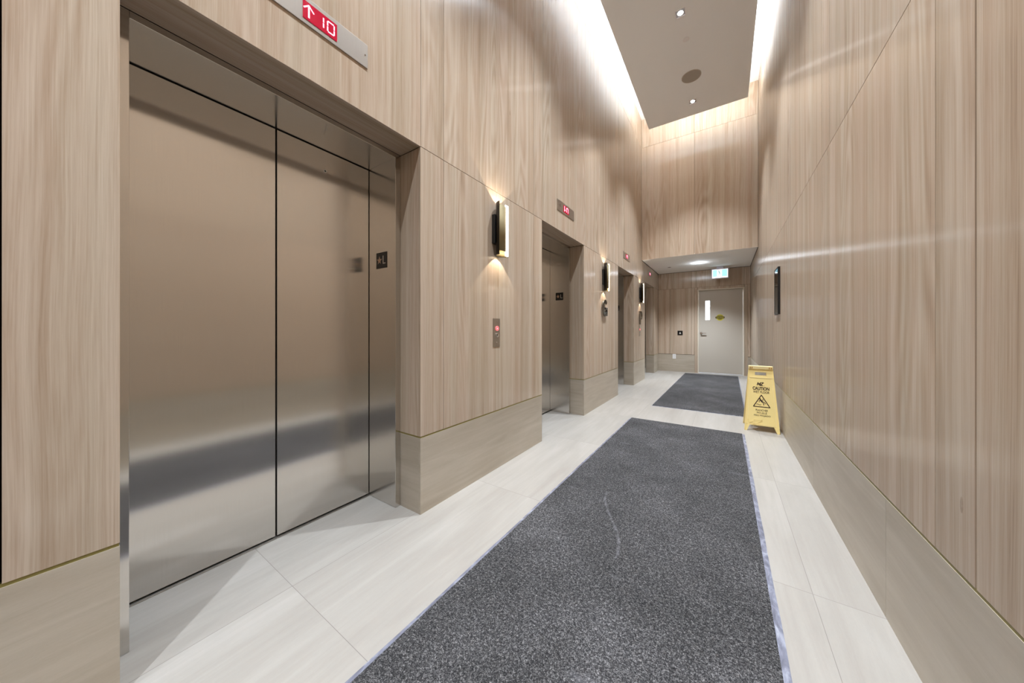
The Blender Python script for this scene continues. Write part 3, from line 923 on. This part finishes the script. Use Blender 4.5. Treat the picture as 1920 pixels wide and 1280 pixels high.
for a0, a1 in ((-hw + 0.030, -0.062), (0.036, hw - 0.028)):
    m = MB(); m.rect(fe, a0, a1, -hh + 0.048, hh - 0.026, 0.014, 0.0148, SIGNTEAL); m.build('colour_panel', fo)
m = MB()
m.disc(fe, 0.011, 0.014, 0.0155, SIGNMAN, (-0.024, 0.072), 16)
for pts, w in (([(-0.020, 0.055), (-0.008, 0.014)], 0.020), ([(-0.008, 0.016), (0.022, -0.030)], 0.013), ([(-0.010, 0.012), (-0.016, -0.020), (-0.030, -0.048)], 0.012),
               ([(-0.018, 0.050), (-0.040, 0.036), (-0.052, 0.014)], 0.009), ([(-0.014, 0.048), (0.008, 0.034), (0.022, 0.042)], 0.009)):
    m.stroke(fe, pts, w, 0.014, 0.0155, SIGNMAN)
m.build('running_figure', fo)
m = MB(); m.box(EX - 0.07, EX + 0.07, EY - 0.008, EY + 0.03, ZE1, ZL, SIGNBODY); m.build('ceiling_bracket', t)

# ------------------------------------------------------------------ ceiling fittings
def downlight(x, y, z, label, group, size=0.058, spot=SPOT_W, angle=90):
    t = thing('downlight', label, 'recessed light', (x, y, z), group)
    fr = down_frame(x, y, z); s = size
    m = MB()
    for a0, a1, b0, b1 in ((-s, s, s - 0.008, s), (-s, s, -s, -s + 0.008), (-s, -s + 0.008, -s + 0.008, s - 0.008), (s - 0.008, s, -s + 0.008, s - 0.008)):
        m.rect(fr, a0, a1, b0, b1, 0, 0.004, TRIMWHITE)
    m.rect(fr, -s + 0.008, s - 0.008, -s + 0.008, s - 0.008, 0, 0.001, simple('reflector', lin(190, 190, 196), 0.25, metal=0.8))
    m.build('trim_frame', t)
    m = MB(); m.disc(fr, 0.030, 0.001, 0.003, LEDGLOW, k=24); m.build('lamp_lens', t)
    l = add_light('downlight_lamp', 'SPOT', (0, 0, -0.02), spot, NEUT, (0, 0, 0), t, spot_size=math.radians(angle), spot_blend=1.0, shadow_soft_size=0.03)
    return t


DL = ['square recessed light in the high ceiling nearest the far wall', 'square recessed light in the high ceiling nearer the camera, before the sensor cap', 'square recessed light in the high ceiling above the nearest sconce', 'square recessed light in the high ceiling above the nearest elevator doors', 'square recessed light in the high ceiling just behind the camera', 'square recessed light in the high ceiling, rearmost behind the camera']
for i, y in enumerate(LIGHT_Y):
    downlight(LIGHT_X, y, ZC, DL[i], 'recessed lights in the ceiling tray')
downlight(1.05, 8.565, ZL, 'small recessed light in the low white ceiling by the exit sign', None, 0.045, 200, 108)
add_light('downlight_lamp', 'POINT', (1.05, 8.565, ZL - 0.05), 2.2, NEUT, shadow_soft_size=0.03)  # extra fill lamp added below the lens to brighten the low ceiling

m = MB(); fr = down_frame(1.118, 5.64, ZC); m.disc(fr, 0.128, 0, 0.004, SPEAKER, k=48); m.ring(fr, 0.128, 0.134, 0, 0.006, simple('speaker_rim', lin(190, 184, 176), 0.6), k=48)
tag(m.build('ceiling_speaker'), 'round grey speaker grille in the high ceiling between two lights', 'speaker')
for x, y, z, lb in ((1.115, 4.885, ZC, 'small round cap in the high ceiling between light and speaker'), (0.40, 8.773, ZL, 'small round cap in the low ceiling left of its light')):
    m = MB(); fr = down_frame(x, y, z); m.disc(fr, 0.040, 0.004, 0.006, TRIMWHITE if z > 4 else simple('sprinkler_cap_shaded', lin(150, 142, 134), 0.6), k=32); m.disc(fr, 0.030, 0, 0.004, BLACK, k=24)
    tag(m.build('sprinkler_cap'), lb, 'sprinkler cap', 'sprinkler caps')

# ------------------------------------------------------------------ framed notice on the right wall
fr = right_frame(4.862, 1.585)
t = thing('framed_notice', 'slim black framed notice under glass on the right wood wall', 'framed notice', (W, 4.862, 1.585))
m = MB(); a, b, w = 0.157, 0.272, 0.016
m.rect(fr, -a, a, -b, -b + w, 0, 0.022, BLACK); m.rect(fr, -a, a, b - w, b, 0, 0.022, BLACK)
m.rect(fr, -a, -a + w, -b + w, b - w, 0, 0.022, BLACK); m.rect(fr, a - w, a, -b + w, b - w, 0, 0.022, BLACK)
m.build('picture_frame', t, bevel=0.001)
m = MB()
for b0, b1, mt in ((-b + w, -0.03, PAPER), (-0.03, 0.14, PAPER_T), (0.14, b - w, PAPER_W)): m.rect(fr, -a + w, a - w, b0, b1, 0, 0.0185, mt)
m.build('printed_sheet', t)
m = MB(); m.rect(fr, -a + w, a - w, -b + w, b - w, 0.0195, 0.0205, GLASS); m.build('glass', t)

# ------------------------------------------------------------------ floor mats
def mat_obj(x0, x1, y0, y1, skew, label, bl_, br_, be_):
    t = thing('floor_mat', label, 'floor mat', ((x0 + x1) / 2, (y0 + y1) / 2, 0), 'grey entrance mats')
    def P(x, y, z):
        k = (y - y0) / (y1 - y0)
        return (x + skew * k, y, z)
    c = MB()
    nx, ny = 12, 40
    X0, X1, Y0, Y1 = x0 + bl_, x1 - br_, y0 + be_, y1 - be_
    h = 0.009
    for i in range(nx):
        for j in range(ny):
            xa, xb = X0 + (X1 - X0) * i / nx, X0 + (X1 - X0) * (i + 1) / nx
            ya, yb = Y0 + (Y1 - Y0) * j / ny, Y0 + (Y1 - Y0) * (j + 1) / ny
            c.face([P(xa, ya, h), P(xb, ya, h), P(xb, yb, h), P(xa, yb, h)], CARPET)
    for (xa, ya), (xb, yb) in (((X0, Y0), (X1, Y0)), ((X1, Y0), (X1, Y1)), ((X1, Y1), (X0, Y1)), ((X0, Y1), (X0, Y0))):
        c.face([P(xa, ya, 0.001), P(xb, yb, 0.001), P(xb, yb, h), P(xa, ya, h)], CARPET)
    c.build('carpet_pile', t)
    r = MB()
    rng = random.Random(3)
    # rubber border: slightly wavy strips
    n = 60
    def edge(xo, xi, sg):
        for j in range(n):
            ya, yb = y0 + (y1 - y0) * j / n, y0 + (y1 - y0) * (j + 1) / n
            wa = 0.0015 * math.sin(ya * 9.0) ; wb = 0.0015 * math.sin(yb * 9.0)
            q = [P(xo + wa, ya, 0.0015), P(xi, ya, 0.0045), P(xi, yb, 0.0045), P(xo + wb, yb, 0.0015)]
            r.face(q if sg > 0 else q[::-1], RUBBER)
            q = [P(xo + wa, ya, 0.0002), P(xo + wa, ya, 0.0015), P(xo + wb, yb, 0.0015), P(xo + wb, yb, 0.0002)]
            r.face(q if sg > 0 else q[::-1], RUBBER)
    edge(x0, X0, 1); edge(x1, X1, -1)
    r.face([P(X0, y1 - be_, 0.0045), P(X1, y1 - be_, 0.0045), P(X1, y1, 0.0015), P(X0, y1, 0.0015)], RUBBER)
    r.face([P(X0, y0, 0.0015), P(X1, y0, 0.0015), P(X1, y0 + be_, 0.0045), P(X0, y0 + be_, 0.0045)], RUBBER)
    r.face([P(x0, y0, 0.0003), P(x0, y1, 0.0003), P(x1, y1, 0.0003), P(x1, y0, 0.0003)], RUBBER)
    r.build('rubber_border', t)


mat_obj(0.537, 1.727, -1.6, 4.250, 0.0, 'long grey carpet mat in the foreground with pale scuff marks', 0.020, 0.024, 0.006)
mat_obj(0.637, 1.785, 5.110, 9.450, 0.042, 'shorter dark grey carpet mat in front of the exit door', 0.012, 0.012, 0.006)

# ------------------------------------------------------------------ wet floor sign
SX, SY = 1.889, 4.463
SZ = 0.715; LEAN = 0.165
t = thing('wet_floor_sign', 'yellow folding wet floor caution sign standing against the right wall', 'wet floor sign', (SX, SY + LEAN, 0))
L = math.hypot(SZ, LEAN)


def panel_frame(front):
    if front: return Fr((SX, SY, 0), (1, 0, 0), (0, LEAN / L, SZ / L), (0, -SZ / L, LEAN / L))
    return Fr((SX, SY + 2 * LEAN, 0), (-1, 0, 0), (0, -LEAN / L, SZ / L), (0, SZ / L, LEAN / L))


def hw_at(b): return 0.157 + (0.109 - 0.157) * b / L


def mz(k, fp, w, h, c, t_, n1, m_):
    sh = 0.30
    def q(a, b): return (c[0] + (a + sh * (b - 0.5) * h / w - 0.5) * w, c[1] + (b - 0.5) * h)
    k.stroke(fp, [q(0.04, 0), q(0.04, 1), q(0.27, 0.25), q(0.50, 1), q(0.50, 0)], t_, 0.0, n1, m_)
    k.stroke(fp, [q(0.64, 1), q(1.0, 1), q(0.62, 0), q(1.0, 0)], t_, 0.0, n1, m_)


for front in (True, False):
    fp = panel_frame(front); m = MB(); T = 0.014
    def quad(b0, b1, l0, r0, l1, r1): m.prism(fp, [(l0, b0), (r0, b0), (r1, b1), (l1, b1)], -T, 0.0, YELLOW)
    ah = 0.066
    # feet
    quad(0, ah, -hw_at(0), -hw_at(0) + 0.024, -hw_at(ah), -hw_at(ah) + 0.046)
    quad(0, ah, hw_at(0) - 0.024, hw_at(0), hw_at(ah) - 0.046, hw_at(ah))
    quad(ah, 0.612, -hw_at(ah), hw_at(ah), -hw_at(0.612), hw_at(0.612))
    hb0, hb1 = 0.624, 0.664
    quad(0.612, hb0, -hw_at(0.612), hw_at(0.612), -hw_at(hb0), hw_at(hb0))
    quad(hb0, hb1, -hw_at(hb0), -0.052, -hw_at(hb1), -0.052)
    quad(hb0, hb1, 0.052, hw_at(hb0), 0.052, hw_at(hb1))
    quad(hb1, L - 0.028, -hw_at(hb1), hw_at(hb1), -hw_at(L - 0.028), hw_at(L - 0.028))
    # raised rims along both sides and around the lettering field
    for sg in (-1, 1):
        e = [(sg * (hw_at(0.01)), 0.01), (sg * hw_at(L - 0.03), L - 0.03), (sg * (hw_at(L - 0.03) - 0.007), L - 0.03), (sg * (hw_at(0.01) - 0.007), 0.01)]
        m.prism(fp, e if sg > 0 else e[::-1], 0.0, 0.005, YELLOW)
        e = [(sg * (hw_at(ah + .01) - 0.022), ah + 0.01), (sg * (hw_at(0.60) - 0.016), 0.600), (sg * (hw_at(0.60) - 0.020), 0.600), (sg * (hw_at(ah + .01) - 0.026), ah + 0.01)]
        m.prism(fp, e if sg > 0 else e[::-1], 0.0, 0.002, YELLOW_L)
    m.rect(fp, -hw_at(0.60) + 0.016, hw_at(0.60) - 0.016, 0.597, 0.602, 0.0, 0.003, YELLOW_L)
    m.rect(fp, -hw_at(0.08) + 0.10, hw_at(0.08) - 0.022, 0.074, 0.078, 0.0, 0.002, YELLOW_L)
    po = m.build('front_panel' if front else 'back_panel', t)
    if front:
        k = MB()
        mz(k, fp, 0.050, 0.030, (-0.006, 0.530), 0.0075, 0.0012, INK)
        k.rect(fp, -0.018, 0.036, 0.509, 0.511, 0.0, 0.0012, INK)
        k.build('logo', po)
        k = MB()
        k.text(fp, 'CAUTION', 0.150, 0.038, (0.000, 0.478), 0.0, 0.0012, INK, bold=0.035)
        k.build('caution_lettering', po)
        k = MB()
        k.text(fp, 'WET FLOOR', 0.146, 0.026, (0.002, 0.438), 0.0, 0.0012, INK, bold=0.010)
        k.build('wet_floor_lettering', po)
        k = MB()
        tri = [(-0.070, 0.274), (0.076, 0.274), (0.003, 0.405)]
        k.stroke(fp, tri + [tri[0]], 0.0085, 0.0, 0.0012, INK)
        k.disc(fp, 0.0075, 0, 0.0012, INK, (-0.010, 0.362), 16)
        for pts, w in (([(-0.006, 0.350), (0.010, 0.330)], 0.015), ([(-0.008, 0.350), (-0.018, 0.338), (-0.017, 0.324)], 0.005), ([(0.004, 0.344), (0.016, 0.350), (0.016, 0.364)], 0.005),
                       ([(0.010, 0.330), (0.022, 0.314), (0.022, 0.296)], 0.007), ([(0.012, 0.332), (0.030, 0.326), (0.040, 0.310)], 0.006),
                       ([(-0.042, 0.300), (-0.030, 0.304), (-0.016, 0.294), (-0.002, 0.298)], 0.0045)):
            k.stroke(fp, pts, w, 0, 0.0012, INK)
        k.build('slipping_figure_triangle', po)
        k = MB()
        k.text(fp, 'PLANCHER', 0.108, 0.021, (0.004, 0.237), 0.0, 0.0012, INK)
        k.text(fp, 'MOUILL\u00c9', 0.088, 0.024, (0.004, 0.209), 0.0, 0.0012, INK)
        k.text(fp, 'PISO MOJADO', 0.146, 0.021, (0.006, 0.176), 0.0, 0.0012, INK)
        k.build('translated_lettering', po)
        k = MB()
        mz(k, fp, 0.130, 0.046, (-0.070, 0.102), 0.010, 0.003, YELLOW)
        ko = k.build('moulded_logo', po)
m = MB(); fp = panel_frame(True)
m.box(SX - 0.112, SX + 0.112, SY + LEAN - 0.022, SY + LEAN + 0.022, SZ - 0.036, SZ + 0.003, YELLOW_L)
m.build('hinge_cap', t, bevel=0.006)
DKY = simple('hinge_slot', lin(196, 150, 70), 0.6)
for a in (-0.095, -0.078, 0.078, 0.095):
    m = MB(); m.box(SX + a - 0.005, SX + a + 0.005, SY + LEAN - 0.0235, SY + LEAN - 0.0215, SZ - 0.028, SZ - 0.008, DKY); m.build('hinge_slot', t)
